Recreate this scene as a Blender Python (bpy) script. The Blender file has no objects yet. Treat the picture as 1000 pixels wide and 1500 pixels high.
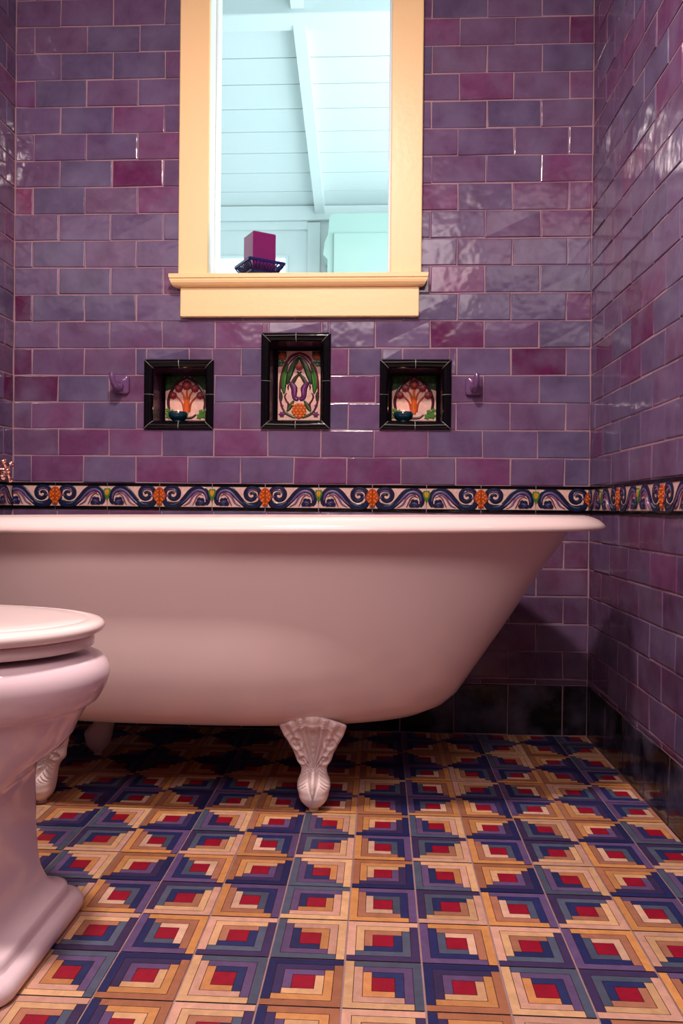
import bpy, math, random
from mathutils import Vector, Matrix
S = bpy.context.scene
COL = S.collection
PI = math.pi
RW = 1.6744            # room width
W = .155               # wall tile length incl. joint
H = .0786              # course height
ZF = .7122             # top of the frieze
CEIL = 2.42
YF = -3.2              # wall behind the camera

def lin(c):
    out = []
    for v in c[:3]:
        v = v/255.0
        out.append(v/12.92 if v <= .04045 else ((v+.055)/1.055)**2.4)
    return (out[0], out[1], out[2], 1.0)

# ------------------------------------------------------------------ materials
def nodes(name):
    m = bpy.data.materials.new(name); m.use_nodes = True
    nt = m.node_tree; b = nt.nodes['Principled BSDF']
    return m, nt, b
def link(nt, a, b): nt.links.new(a, b)

def mat(name, rgb, rough=.4, metal=0, bump=0, bscale=200, mottle=0, mscale=20, coat=0, sss=0, emit=None, es=0, spec=.5):
    m, nt, b = nodes(name)
    b.inputs['Roughness'].default_value = rough
    b.inputs['Metallic'].default_value = metal
    b.inputs['Coat Weight'].default_value = coat
    b.inputs['Specular IOR Level'].default_value = spec
    b.inputs['Base Color'].default_value = lin(rgb)
    if emit:
        b.inputs['Emission Color'].default_value = lin(emit); b.inputs['Emission Strength'].default_value = es
    tc = nt.nodes.new('ShaderNodeTexCoord')
    if mottle:
        n = nt.nodes.new('ShaderNodeTexNoise'); n.inputs['Scale'].default_value = mscale; n.inputs['Detail'].default_value = 4
        link(nt, tc.outputs['Object'], n.inputs['Vector'])
        mr = nt.nodes.new('ShaderNodeMapRange')
        mr.inputs['To Min'].default_value = 1-mottle; mr.inputs['To Max'].default_value = 1+mottle
        link(nt, n.outputs['Fac'], mr.inputs['Value'])
        mx = nt.nodes.new('ShaderNodeVectorMath'); mx.operation = 'SCALE'
        mx.inputs[0].default_value = lin(rgb)[:3]
        link(nt, mr.outputs['Result'], mx.inputs['Scale']); link(nt, mx.outputs[0], b.inputs['Base Color'])
    if bump:
        n2 = nt.nodes.new('ShaderNodeTexNoise'); n2.inputs['Scale'].default_value = bscale; n2.inputs['Detail'].default_value = 3
        link(nt, tc.outputs['Object'], n2.inputs['Vector'])
        bp = nt.nodes.new('ShaderNodeBump'); bp.inputs['Strength'].default_value = 1; bp.inputs['Distance'].default_value = bump
        link(nt, n2.outputs['Fac'], bp.inputs['Height']); link(nt, bp.outputs['Normal'], b.inputs['Normal'])
    return m

def glaze(name, rough=.15, mottle=.25, mscale=14, bump=.0012, bscale=22, fine=0, spec=.5, cloud=None):
    """glazed ceramic whose base colour is the per-piece 'tint' attribute, mottled by noise"""
    m, nt, b = nodes(name)
    b.inputs['Roughness'].default_value = rough
    b.inputs['Specular IOR Level'].default_value = spec
    at = nt.nodes.new('ShaderNodeAttribute'); at.attribute_name = 'tint'
    tc = nt.nodes.new('ShaderNodeTexCoord')
    n = nt.nodes.new('ShaderNodeTexNoise'); n.inputs['Scale'].default_value = mscale; n.inputs['Detail'].default_value = 6
    n.inputs['Roughness'].default_value = .65; n.inputs['Distortion'].default_value = .6
    link(nt, tc.outputs['Object'], n.inputs['Vector'])
    mr = nt.nodes.new('ShaderNodeMapRange'); mr.inputs['From Min'].default_value = .3; mr.inputs['From Max'].default_value = .7
    mr.inputs['To Min'].default_value = 1-mottle; mr.inputs['To Max'].default_value = 1+mottle
    link(nt, n.outputs['Fac'], mr.inputs['Value'])
    mx = nt.nodes.new('ShaderNodeVectorMath'); mx.operation = 'SCALE'
    link(nt, at.outputs['Color'], mx.inputs[0]); link(nt, mr.outputs['Result'], mx.inputs['Scale'])
    src = mx.outputs[0]
    if cloud:
        n3 = nt.nodes.new('ShaderNodeTexNoise'); n3.inputs['Scale'].default_value = 9; n3.inputs['Detail'].default_value = 5
        link(nt, tc.outputs['Object'], n3.inputs['Vector'])
        m3 = nt.nodes.new('ShaderNodeMapRange'); m3.inputs['From Min'].default_value = .42; m3.inputs['From Max'].default_value = .72
        m3.inputs['To Max'].default_value = cloud[1]
        link(nt, n3.outputs['Fac'], m3.inputs['Value'])
        mc = nt.nodes.new('ShaderNodeMix'); mc.data_type = 'RGBA'
        link(nt, m3.outputs['Result'], mc.inputs['Factor']); link(nt, src, mc.inputs[6])
        mc.inputs[7].default_value = lin(cloud[0]); src = mc.outputs[2]
    link(nt, src, b.inputs['Base Color'])
    n2 = nt.nodes.new('ShaderNodeTexNoise'); n2.inputs['Scale'].default_value = bscale; n2.inputs['Detail'].default_value = 2
    link(nt, tc.outputs['Object'], n2.inputs['Vector'])
    bp = nt.nodes.new('ShaderNodeBump'); bp.inputs['Strength'].default_value = 1; bp.inputs['Distance'].default_value = bump
    link(nt, n2.outputs['Fac'], bp.inputs['Height'])
    nrm = bp.outputs['Normal']
    if fine:
        n4 = nt.nodes.new('ShaderNodeTexNoise'); n4.inputs['Scale'].default_value = 260; n4.inputs['Detail'].default_value = 2
        link(nt, tc.outputs['Object'], n4.inputs['Vector'])
        b2 = nt.nodes.new('ShaderNodeBump'); b2.inputs['Distance'].default_value = fine
        link(nt, n4.outputs['Fac'], b2.inputs['Height']); link(nt, nrm, b2.inputs['Normal']); nrm = b2.outputs['Normal']
    link(nt, nrm, b.inputs['Normal'])
    return m

M_TILE = glaze('wall_tile_glaze', spec=.4, rough=.13, mottle=.2, mscale=16, bump=.0024, bscale=15, cloud=((118,112,140), .5))
M_DECO = glaze('relief_tile_glaze', spec=.3, rough=.25, mottle=.18, mscale=60, bump=.0006, bscale=60)
M_FLOOR = glaze('encaustic_floor_tile', rough=.42, mottle=.16, mscale=45, bump=.0005, bscale=30, fine=.0002, spec=.35)
M_BLACK = mat('black_glaze', (8,8,10), rough=.1, spec=.3, bump=.0012, bscale=18)
M_GROUT = mat('wall_grout', (160,126,136), rough=.8, mottle=.2, mscale=60, bump=.001)
M_FGROUT = mat('floor_grout', (156,124,122), rough=.75, mottle=.3, mscale=40, bump=.0006)
M_WHITE = mat('white_enamel', (236,212,206), rough=.16, bump=.0004, bscale=6, coat=.0)
M_PORC = mat('vitreous_china', (228,206,211), rough=.1, bump=.0003, bscale=5)
M_SEAT = mat('painted_seat', (240,222,216), rough=.14)
M_FOOT = mat('painted_cast_iron', (240,220,214), rough=.3, bump=.0004, bscale=90)
M_CREAM = mat('cream_gloss_paint', (255,220,160), rough=.35, bump=.0005, bscale=60)
M_PORCH = mat('white_painted_boards', (232,240,240), rough=.5, bump=.0006, bscale=50)
M_CAB = mat('pale_green_cabinet_paint', (186,214,204), rough=.45)
M_JOINT = mat('board_joint_shade', (120,170,170), rough=.8)
M_PLAST = mat('plaster', (214,180,170), rough=.8, bump=.0006)
M_FRONT = mat('mauve_paint', (90,66,84), rough=.7, bump=.0006)
M_CHROME = mat('polished_copper_chrome', (235,190,175), rough=.08, metal=1)
M_IRON = mat('dark_blue_iron', (24,30,96), rough=.3, metal=.3)
M_WAX = mat('plum_wax', (118,12,92), rough=.35, mottle=.1)
M_BOWL = mat('teal_glass_glaze', (14,52,66), rough=.08, coat=.3)
M_CANDLE = mat('tealight_wax', (240,215,190), rough=.5)
M_FLAME = mat('flame', (255,170,80), rough=.5, emit=(255,170,90), es=25)
M_HOOK = mat('purple_hook_glaze', (106,74,116), rough=.1, mottle=.2)
M_LAMP = mat('opal_lamp', (255,235,215), emit=(255,224,205), es=1.5)
M_GLOWFACE = mat('glowing_face', (230,250,255), emit=(225,250,255), es=1.2)
M_SEAM = mat('dark_plum_lining', (62,32,62), rough=.12, bump=.001)
M_TEALG = mat('pale_grout', (170,180,165), rough=.7)

# ------------------------------------------------------------------ mesh builder
class MB:
    def __init__(s): s.v=[]; s.f=[]; s.c=[]; s.sm=[]; s.m=[]
    def add(s, vs, fs, col=None, smooth=False, mi=0):
        o=len(s.v); s.v+= [tuple(v) for v in vs]
        for f in fs:
            s.f.append([i+o for i in f]); s.c.append(col or (1,1,1,1)); s.sm.append(smooth); s.m.append(mi)
    def box(s, x0,x1,y0,y1,z0,z1, col=None, bev=0, mi=0):
        if bev:
            b=bev; P=[]
            bm=[]
            # chamfered box: 24 verts
            xs=(x0,x1); ys=(y0,y1); zs=(z0,z1)
            idx={}
            for i in (0,1):
                for j in (0,1):
                    for k in (0,1):
                        dx=b if i==0 else -b; dy=b if j==0 else -b; dz=b if k==0 else -b
                        idx[i,j,k,'x']=len(P); P.append((xs[i],ys[j]+dy,zs[k]+dz))
                        idx[i,j,k,'y']=len(P); P.append((xs[i]+dx,ys[j],zs[k]+dz))
                        idx[i,j,k,'z']=len(P); P.append((xs[i]+dx,ys[j]+dy,zs[k]))
            F=[]
            def q(l,flip): F.append(l[::-1] if flip else l)
            for i in (0,1):
                q([idx[i,0,0,'x'],idx[i,1,0,'x'],idx[i,1,1,'x'],idx[i,0,1,'x']], i==0)
                q([idx[0,i,0,'y'],idx[0,i,1,'y'],idx[1,i,1,'y'],idx[1,i,0,'y']], i==0)
                q([idx[0,0,i,'z'],idx[1,0,i,'z'],idx[1,1,i,'z'],idx[0,1,i,'z']], i==0)
            for i in (0,1):
                for j in (0,1):
                    q([idx[i,j,0,'x'],idx[i,j,1,'x'],idx[i,j,1,'y'],idx[i,j,0,'y']], (i+j)%2==1)
                    q([idx[i,0,j,'x'],idx[i,0,j,'z'],idx[i,1,j,'z'],idx[i,1,j,'x']], (i+j)%2==1)
                    q([idx[0,i,j,'y'],idx[0,i,j,'z'],idx[1,i,j,'z'],idx[1,i,j,'y']], (i+j)%2==0)
            for (i,j,k) in [(a,b_,c) for a in (0,1) for b_ in (0,1) for c in (0,1)]:
                q([idx[i,j,k,'x'],idx[i,j,k,'y'],idx[i,j,k,'z']], (i+j+k)%2==1)
            s.add(P,F,col,False,mi)
        else:
            P=[(x0,y0,z0),(x1,y0,z0),(x1,y1,z0),(x0,y1,z0),(x0,y0,z1),(x1,y0,z1),(x1,y1,z1),(x0,y1,z1)]
            s.add(P,[(0,3,2,1),(4,5,6,7),(0,1,5,4),(1,2,6,5),(2,3,7,6),(3,0,4,7)],col,False,mi)
    def loft(s, rings, closed=True, cap0=True, cap1=True, col=None, smooth=True, mi=0):
        n=len(rings[0]); P=[p for r in rings for p in r]; F=[]
        for a in range(len(rings)-1):
            for i in range(n if closed else n-1):
                j=(i+1)%n
                F.append((a*n+i,a*n+j,(a+1)*n+j,(a+1)*n+i))
        if cap0: F.append(tuple(range(n))[::-1])
        if cap1: F.append(tuple((len(rings)-1)*n+i for i in range(n)))
        s.add(P,F,col,smooth,mi)
    def tube(s, pts, rad, n=12, col=None, mi=0, flat=1):
        pts=[Vector(p) for p in pts]; rings=[]
        up=Vector((0.0123,0.02,1)).normalized()
        T0=(pts[1]-pts[0]).normalized()
        if abs(T0.dot(up))>.95: up=Vector((1,0.01,0.02))
        for i,p in enumerate(pts):
            t=(pts[min(i+1,len(pts)-1)]-pts[max(i-1,0)]).normalized()
            a=t.cross(up).normalized(); b=a.cross(t).normalized(); up=b
            r=rad[i] if hasattr(rad,'__len__') else rad
            rings.append([tuple(p+a*(r*math.cos(2*PI*k/n))+b*(r*flat*math.sin(2*PI*k/n))) for k in range(n)])
        s.loft(rings,col=col,mi=mi)
    def lathe(s, prof, c=(0,0,0), n=32, col=None, mi=0, sy=1):
        rings=[[(c[0]+r*math.cos(2*PI*k/n), c[1]+sy*r*math.sin(2*PI*k/n), c[2]+z) for k in range(n)] for r,z in prof]
        s.loft(rings,col=col,mi=mi,cap0=prof[0][0]>1e-5,cap1=prof[-1][0]>1e-5)
    def build(s, name, mats, parent=None, **props):
        me=bpy.data.meshes.new(name)
        me.from_pydata(s.v,[],s.f)
        if not isinstance(mats,(list,tuple)): mats=[mats]
        for m in mats: me.materials.append(m)
        me.polygons.foreach_set('use_smooth', s.sm)
        me.polygons.foreach_set('material_index', s.m)
        ca=me.color_attributes.new('tint','FLOAT_COLOR','CORNER')
        data=[]
        for f,c in zip(s.f,s.c): data += list(c)*len(f)
        ca.data.foreach_set('color', data)
        me.update()
        o=bpy.data.objects.new(name,me); COL.objects.link(o)
        if parent is not None:
            o.parent=parent; o.matrix_parent_inverse=Matrix.Translation(parent.location).inverted() if parent.type=='EMPTY' else Matrix()
        for k,v in props.items(): o[k]=v
        return o

def recalc(o, angle=40):
    import bmesh
    bm=bmesh.new(); bm.from_mesh(o.data); bmesh.ops.remove_doubles(bm, verts=bm.verts, dist=1e-6)
    bmesh.ops.recalc_face_normals(bm, faces=bm.faces); bm.to_mesh(o.data); bm.free()
    return o
def sub(o, lv=1):
    m=o.modifiers.new('s','SUBSURF'); m.levels=lv; m.render_levels=lv; return o
def thing(name, loc, label, cat, group=None, rz=0):
    e=bpy.data.objects.new(name,None); COL.objects.link(e); e.location=loc; e.rotation_euler=(0,0,rz)
    e.empty_display_size=.05
    e['label']=label; e['category']=cat
    if group: e['group']=group
    return e
def struct(o): o['kind']='structure'; return o

# ------------------------------------------------------------------ tiled walls
PAL=[(112,86,124),(106,84,120),(116,88,124),(100,86,120),(114,92,128),(110,80,116),(116,86,118),(102,88,122),(112,82,118)]
PAL=[tuple(int(v*.90) for v in c) for c in PAL]
PLUM=[(110,64,102),(112,70,106),(104,60,98)]
DPLUM=[(86,30,68),(94,38,78)]
TF=.0            # tile faces lie in the wall plane
def clip_holes(rects, holes):
    for (a0,a1,b0,b1) in holes:
        out=[]
        for r in rects:
            x0,x1,z0,z1=r
            if x1<=a0 or x0>=a1 or z1<=b0 or z0>=b1: out.append(r); continue
            if x0<a0: out.append((x0,a0,z0,z1))
            if x1>a1: out.append((a1,x1,z0,z1))
            m0=max(x0,a0); m1=min(x1,a1)
            if z1>b1: out.append((m0,m1,b1,z1))
            if z0<b0: out.append((m0,m1,z0,b0))
        rects=out
    return rects
def tile(mb, mp, x0,x1,z0,z1, col, rnd, g=.0013, th=.006, wob=.0012):
    """hand-made tile: pillowed face grid, soft arris, wobbly outline; mp maps (u, out, z) to the world"""
    if x1-x0<.008 or z1-z0<.008: return
    j=lambda: rnd.uniform(-wob,wob)
    x0+=g; x1-=g; z0+=g; z1-=g
    c=[(x0+j(),z0+j()),(x1+j(),z0+j()),(x1+j(),z1+j()),(x0+j(),z1+j())]
    b=.0028; tl=[rnd.uniform(-.0013,.0013) for _ in range(4)]
    cx=sum(p[0] for p in c)/4; cz=sum(p[1] for p in c)/4
    def ins(p,d): return (p[0]+(d if p[0]<cx else -d), p[1]+(d if p[1]<cz else -d))
    V=[mp(p[0],-th,p[1]) for p in c]
    V+=[mp(p[0],-.0022+t,p[1]) for p,t in zip(c,tl)]
    V+=[mp(*(lambda q:(q[0],-.0005+t,q[1]))(ins(p,b*.45))) for p,t in zip(c,tl)]
    V+=[mp(*(lambda q:(q[0],t,q[1]))(ins(p,b))) for p,t in zip(c,tl)]
    F=[]
    for r in range(3):
        for i in range(4):
            k=(i+1)%4; F.append((r*4+i,r*4+k,(r+1)*4+k,(r+1)*4+i))
    F.append((12,13,14,15))
    mb.add(V,F,lin(col),False)
def course_tiles(k, a0, a1, first, rnd):
    xs=[a0]; x=first
    while x<=a0+.004: x+=W
    while x<a1-.004: xs.append(x+rnd.uniform(-.002,.002)); x+=W
    xs.append(a1)
    return list(zip(xs[:-1],xs[1:]))

def slab(mb, mp, a0,a1,z0,z1,holes,out):
    xs=sorted({a0,a1,*[h[0] for h in holes],*[h[1] for h in holes]}); zs=sorted({z0,z1,*[h[2] for h in holes],*[h[3] for h in holes]})
    for xa,xb in zip(xs[:-1],xs[1:]):
        for za,zb in zip(zs[:-1],zs[1:]):
            cx=(xa+xb)/2; cz=(za+zb)/2
            if any(h[0]<cx<h[1] and h[2]<cz<h[3] for h in holes): continue
            mb.add([mp(xa,out,za),mp(xb,out,za),mp(xb,out,zb),mp(xa,out,zb)],[(0,1,2,3)],None,False,1)

BASE=.145
def tiled_wall(name, mp, a0, a1, holes, jointA, jointB, seed, special, black_first, top=CEIL):
    rnd=random.Random(seed); mb=MB()
    slab(mb, mp, a0-.04,a1+.04,-.01,top+.02,holes,-.0022)
    rows=[]
    k=0
    while ZF+k*H<top: rows.append((k,ZF+k*H,min(ZF+(k+1)*H,top))); k+=1
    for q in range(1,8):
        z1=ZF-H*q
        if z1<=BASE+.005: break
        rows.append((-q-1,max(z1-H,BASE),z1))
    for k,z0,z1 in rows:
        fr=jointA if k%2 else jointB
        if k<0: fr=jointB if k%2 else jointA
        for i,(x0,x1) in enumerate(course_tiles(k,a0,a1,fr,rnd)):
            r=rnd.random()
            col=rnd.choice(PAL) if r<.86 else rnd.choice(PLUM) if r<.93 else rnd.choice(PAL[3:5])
            if k<0 and r>.35: col=rnd.choice([(96,66,96),(90,62,92),(100,60,88)])  # more plum below the frieze, partly shade painted into the tile colour
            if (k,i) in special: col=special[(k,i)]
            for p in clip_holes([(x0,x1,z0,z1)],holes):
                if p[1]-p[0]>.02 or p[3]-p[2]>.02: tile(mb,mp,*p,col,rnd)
    # black base course
    x=black_first; xs=[a0]
    while x<a1-.004:
        if x>a0+.004: xs.append(x)
        x+=.1535
    xs.append(a1)
    for x0,x1 in zip(xs[:-1],xs[1:]): 
        tile(mb,mp,x0,x1,0.001,BASE,(15,13,17),rnd,wob=.0005)
    o=mb.build(name,[M_TILE,M_GROUT]); struct(o); return o

WIN=(.497,1.187,1.200,2.30)
OPEN=(.578,1.1035,1.300,2.22)
NICHES=[(.3914,.5955,.8690,1.0715),(.7340,.9355,.8712,1.1486),(1.0768,1.2815,.8708,1.0715)]
HOLEW=(.565,1.117,1.296,2.235)
nh=[(a+.006,b-.006,c+.006,d-.006) for a,b,c,d in NICHES]
D1,D2=DPLUM; 
P0,P1,P2=PLUM
specB={(4,0):D1,(6,0):D1,(3,0):D1,(4,10):D1,(5,8):D2,(11,2):D2,(10,3):P0,(10,0):(118,58,92),(10,10):P2,(10,11):P0,(11,10):P0,(9,10):P2,(16,11):D2,(10,8):P0,
       (1,1):P2,(1,2):P1,(1,4):P1,(3,2):(102,60,92),(0,3):P0,(0,6):P0,(1,7):P1,(12,3):P1,(14,0):(104,62,104),(16,8):P1}
mpB=lambda u,o,z:(u,-o,z)
mpR=lambda u,o,z:(RW-o,-u,z) if False else (RW-o,-u,z)
mpL=lambda u,o,z:(o,-u,z)
hb=[HOLEW]+[tuple(n) for n in nh]
# out > 0 points into the room
mpB=lambda u,o,z:(u,-o,z); mpR=lambda u,o,z:(RW-o,-u,z); mpL=lambda u,o,z:(o,-u,z)
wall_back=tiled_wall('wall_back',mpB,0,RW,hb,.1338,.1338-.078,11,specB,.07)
specR={(5,2):D2,(4,3):D2,(4,1):D2,(7,5):P1,(9,2):P0,(12,4):P2,(10,4):P0,(13,2):P0,(-3,4):P0}
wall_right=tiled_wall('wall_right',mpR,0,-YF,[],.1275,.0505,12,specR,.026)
specL={(3,0):D1,(2,1):D2,(8,0):PLUM[1]}
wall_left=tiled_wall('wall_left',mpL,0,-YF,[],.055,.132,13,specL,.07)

# plain wall behind the camera, ceiling
mb=MB(); mb.box(0,RW,YF-.05,YF,0,CEIL); struct(mb.build('wall_front',M_FRONT))
mb=MB(); mb.box(0,RW,YF,0,CEIL,CEIL+.04); struct(mb.build('ceiling',M_PLAST))

# ------------------------------------------------------------------ painter for relief ceramics
CREAM=(212,178,166); NAVY=(24,30,60); VIO=(92,74,116); TEAL=(70,104,128); ORG=(168,70,28); RUST=(150,58,30); GREEN=(70,120,46); DGREEN=(26,66,22); YEL=(190,150,60); MAR=(98,26,48); PURP=(118,48,108); DARK=(44,24,38)
class Relief:
    def __init__(s,mp,mb): s.mp=mp; s.mb=mb
    def poly(s,pts,col,h,base=0):
        n=len(pts); cx=sum(p[0] for p in pts)/n; cy=sum(p[1] for p in pts)/n
        V=[s.mp(p[0],base,p[1]) for p in pts]
        V+=[s.mp(cx+(p[0]-cx)*.93,base+h,cy+(p[1]-cy)*.93) for p in pts]
        V.append(s.mp(cx,base+h*1.15,cy))
        F=[(i,(i+1)%n,n+(i+1)%n,n+i) for i in range(n)]+[(n+i,n+(i+1)%n,2*n) for i in range(n)]
        s.mb.add(V,F,lin(col),False)
    def rib(s,pts,w,col,h,base=0,edge=None):
        """raised ribbon along a smooth line; w = half widths; optional dark edge line"""
        P=smooth2(pts,6); n=len(P)
        ws=[interp(w,i/(n-1)) for i in range(n)] if hasattr(w,'__len__') else [w]*n
        if edge: s.rib(pts,[x*1.0+edge[1] for x in (w if hasattr(w,'__len__') else [w,w])],edge[0],h*.7,base)
        V=[];F=[]
        for i,(x,y) in enumerate(P):
            a=P[max(0,i-1)];b=P[min(n-1,i+1)]; dx=b[0]-a[0];dy=b[1]-a[1];L=math.hypot(dx,dy) or 1
            nx,ny=-dy/L,dx/L
            for q,hh in ((-1,0),(-.75,.75),(0,1),(.75,.75),(1,0)):
                V.append(s.mp(x+nx*ws[i]*q,base+h*hh,y+ny*ws[i]*q))
        for i in range(n-1):
            for k in range(4): F.append((i*5+k,i*5+k+1,(i+1)*5+k+1,(i+1)*5+k))
        s.mb.add(V,F,lin(col),False)
    def disc(s,x,y,r,col,h,base=0,n=10,ry=None,petal=0):
        ry=ry or r
        s.poly([(x+(r*(1-petal*(i%2)))*math.cos(2*PI*i/n),y+(ry*(1-petal*(i%2)))*math.sin(2*PI*i/n)) for i in range(n)],col,h,base)
def interp(w,t):
    n=len(w)-1; i=min(int(t*n),n-1); f=t*n-i; return w[i]*(1-f)+w[i+1]*f
def smooth2(pts,k):
    out=[]; n=len(pts)
    for i in range(n-1):
        p0=pts[max(0,i-1)];p1=pts[i];p2=pts[i+1];p3=pts[min(n-1,i+2)]
        for j in range(k):
            t=j/k
            out.append(tuple(.5*((2*p1[q])+(-p0[q]+p2[q])*t+(2*p0[q]-5*p1[q]+4*p2[q]-p3[q])*t*t+(-p0[q]+3*p1[q]-3*p2[q]+p3[q])*t**3) for q in (0,1)))
    out.append(pts[-1]); return out

def frieze_tile(mb, mp, a, d, zb, zt, lo=None, hi=None):
    """one wave tile: shell half at position a, flower end at a+d*W; drawn only between lo and hi"""
    hgt=zt-zb
    def m2(u,o,v):
        x=a+d*u*W; x=min(max(x,lo),hi); return mp(x,.002+o,zb+v*hgt)
    # work in units: u 0..1 across, v 0..1 up; keep ribbon widths isotropic by using metric space
    def m3(u,o,v):
        x=a+d*u; x=min(max(x,lo),hi); return mp(x,.001+o,zb+v)
    R=Relief(m3,mb)
    sx=W/460.; sy=hgt/180.
    def P(*q): return [((x-530)*sx,(610-y)*sy) for x,y in q]
    def D(x,y): return ((x-530)*sx,(610-y)*sy)
    x0=min(a+d*.0012,a+d*(W-.0012)); x1=max(a+d*.0012,a+d*(W-.0012)); x0=max(x0,lo+.001); x1=min(x1,hi-.001)
    if x1-x0<.004: return
    mb.box3(mp,x0,x1,-.006,.001,zb,zt,lin(CREAM))
    mb.box3(mp,x0,x1,-.006,.0025,zt+.0006,zt+.0092,None,1)
    mb.box3(mp,x0,x1,-.006,.0025,zb-.0092,zb-.0006,None,1)
    # great wave stem
    R.rib(P((577,505),(572,548),(592,583),(640,598),(700,588),(752,540),(805,480),(862,452),(915,462),(948,505),(952,560),(935,590)),[.003,.006,.009,.0085,.007,.0085,.010,.0085,.0075,.006,.0035],NAVY,.0022,edge=(DARK,.0012))
    R.rib(P((720,585),(765,545),(815,488),(865,462),(912,472),(938,505),(944,545)),[.001,.0035,.0045,.0045,.0035,.002],VIO,.0034)
    R.rib(P((742,600),(790,572),(820,520),(858,488),(900,490)),[.001,.003,.0035,.003,.001],(120,84,120),.0026)
    R.rib(P((628,590),(672,586),(716,560)),[.001,.002,.001],TEAL,.0036)
    # scroll
    R.rib(P((577,505),(584,462),(620,440),(668,442),(697,478),(690,522),(655,543),(622,528),(618,497),(640,482),(662,492)),[.0045,.0055,.006,.006,.006,.006,.0055,.005,.004,.0035,.003],NAVY,.0024,edge=(DARK,.001))
    R.rib(P((590,470),(625,452),(665,458),(682,490)),[.001,.002,.0025,.001],VIO,.0036)
    R.rib(P((575,530),(600,510),(615,520)),[.002,.003,.001],VIO,.0026)
    # bud under the wave
    for x,y,r in ((888,566,.0125),(862,580,.0075),(914,580,.0075),(876,545,.0075),(904,548,.007)): R.disc(*D(x,y),r,(30,30,66),.0022,n=9,petal=.15)
    for x,y,r in ((878,562,.004),(902,570,.004),(888,585,.003)): R.disc(*D(x,y),r,(70,60,104),.0036,n=7)
    R.disc(*D(890,562),.0028,(70,104,90),.0042,n=8)
    R.rib(P((820,598),(838,560),(856,520),(884,498),(918,512)),[.0012,.0022,.0022,.002,.001],(120,62,76),.0022)
    R.rib(P((845,590),(852,565),(862,548)),[.002,.002,.001],VIO,.002)
    # shell half and flower half
    R.poly(P((530,436),(548,440),(575,470),(588,505),(578,545),(556,568),(552,600),(530,604)),ORG,.0032)
    for (x,y) in ((545,470),(560,490),(545,505),(568,518),(548,540),(558,552),(540,575)): R.disc(*D(x,y),.0028,(222,120,44),.0016,base=.003,n=6)
    R.poly(P((990,452),(968,448),(956,468),(962,500),(980,545),(990,560)),GREEN,.0026)
    R.poly(P((990,462),(976,462),(970,480),(978,505),(990,520)),(196,140,50),.0016,base=.0024)
def box3(s,mp,u0,u1,o0,o1,z0,z1,col,mi=0):
    P=[mp(u0,o0,z0),mp(u1,o0,z0),mp(u1,o1,z0),mp(u0,o1,z0),mp(u0,o0,z1),mp(u1,o0,z1),mp(u1,o1,z1),mp(u0,o1,z1)]
    s.add(P,[(0,3,2,1),(4,5,6,7),(0,1,5,4),(1,2,6,5),(2,3,7,6),(3,0,4,7)],col,False,mi)
MB.box3=box3
def frieze(name,mp,shell0,lo,hi):
    mb=MB(); zt=ZF-.0100; zb=ZF-H+.0100
    s=shell0
    while s-W>lo: s-=2*W
    while s-W<hi:
        for d in (1,-1): frieze_tile(mb,mp,s,d,zb,zt,lo,hi)
        s+=2*W
    o=mb.build(name,[M_DECO,M_BLACK]); struct(o); return o
frieze('trim_1',mpB,.129,0,RW)
frieze('trim_2',mpR,.281,0.0,1.6)
frieze('trim_3',mpL,.10+W,0.0,.9)

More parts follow.
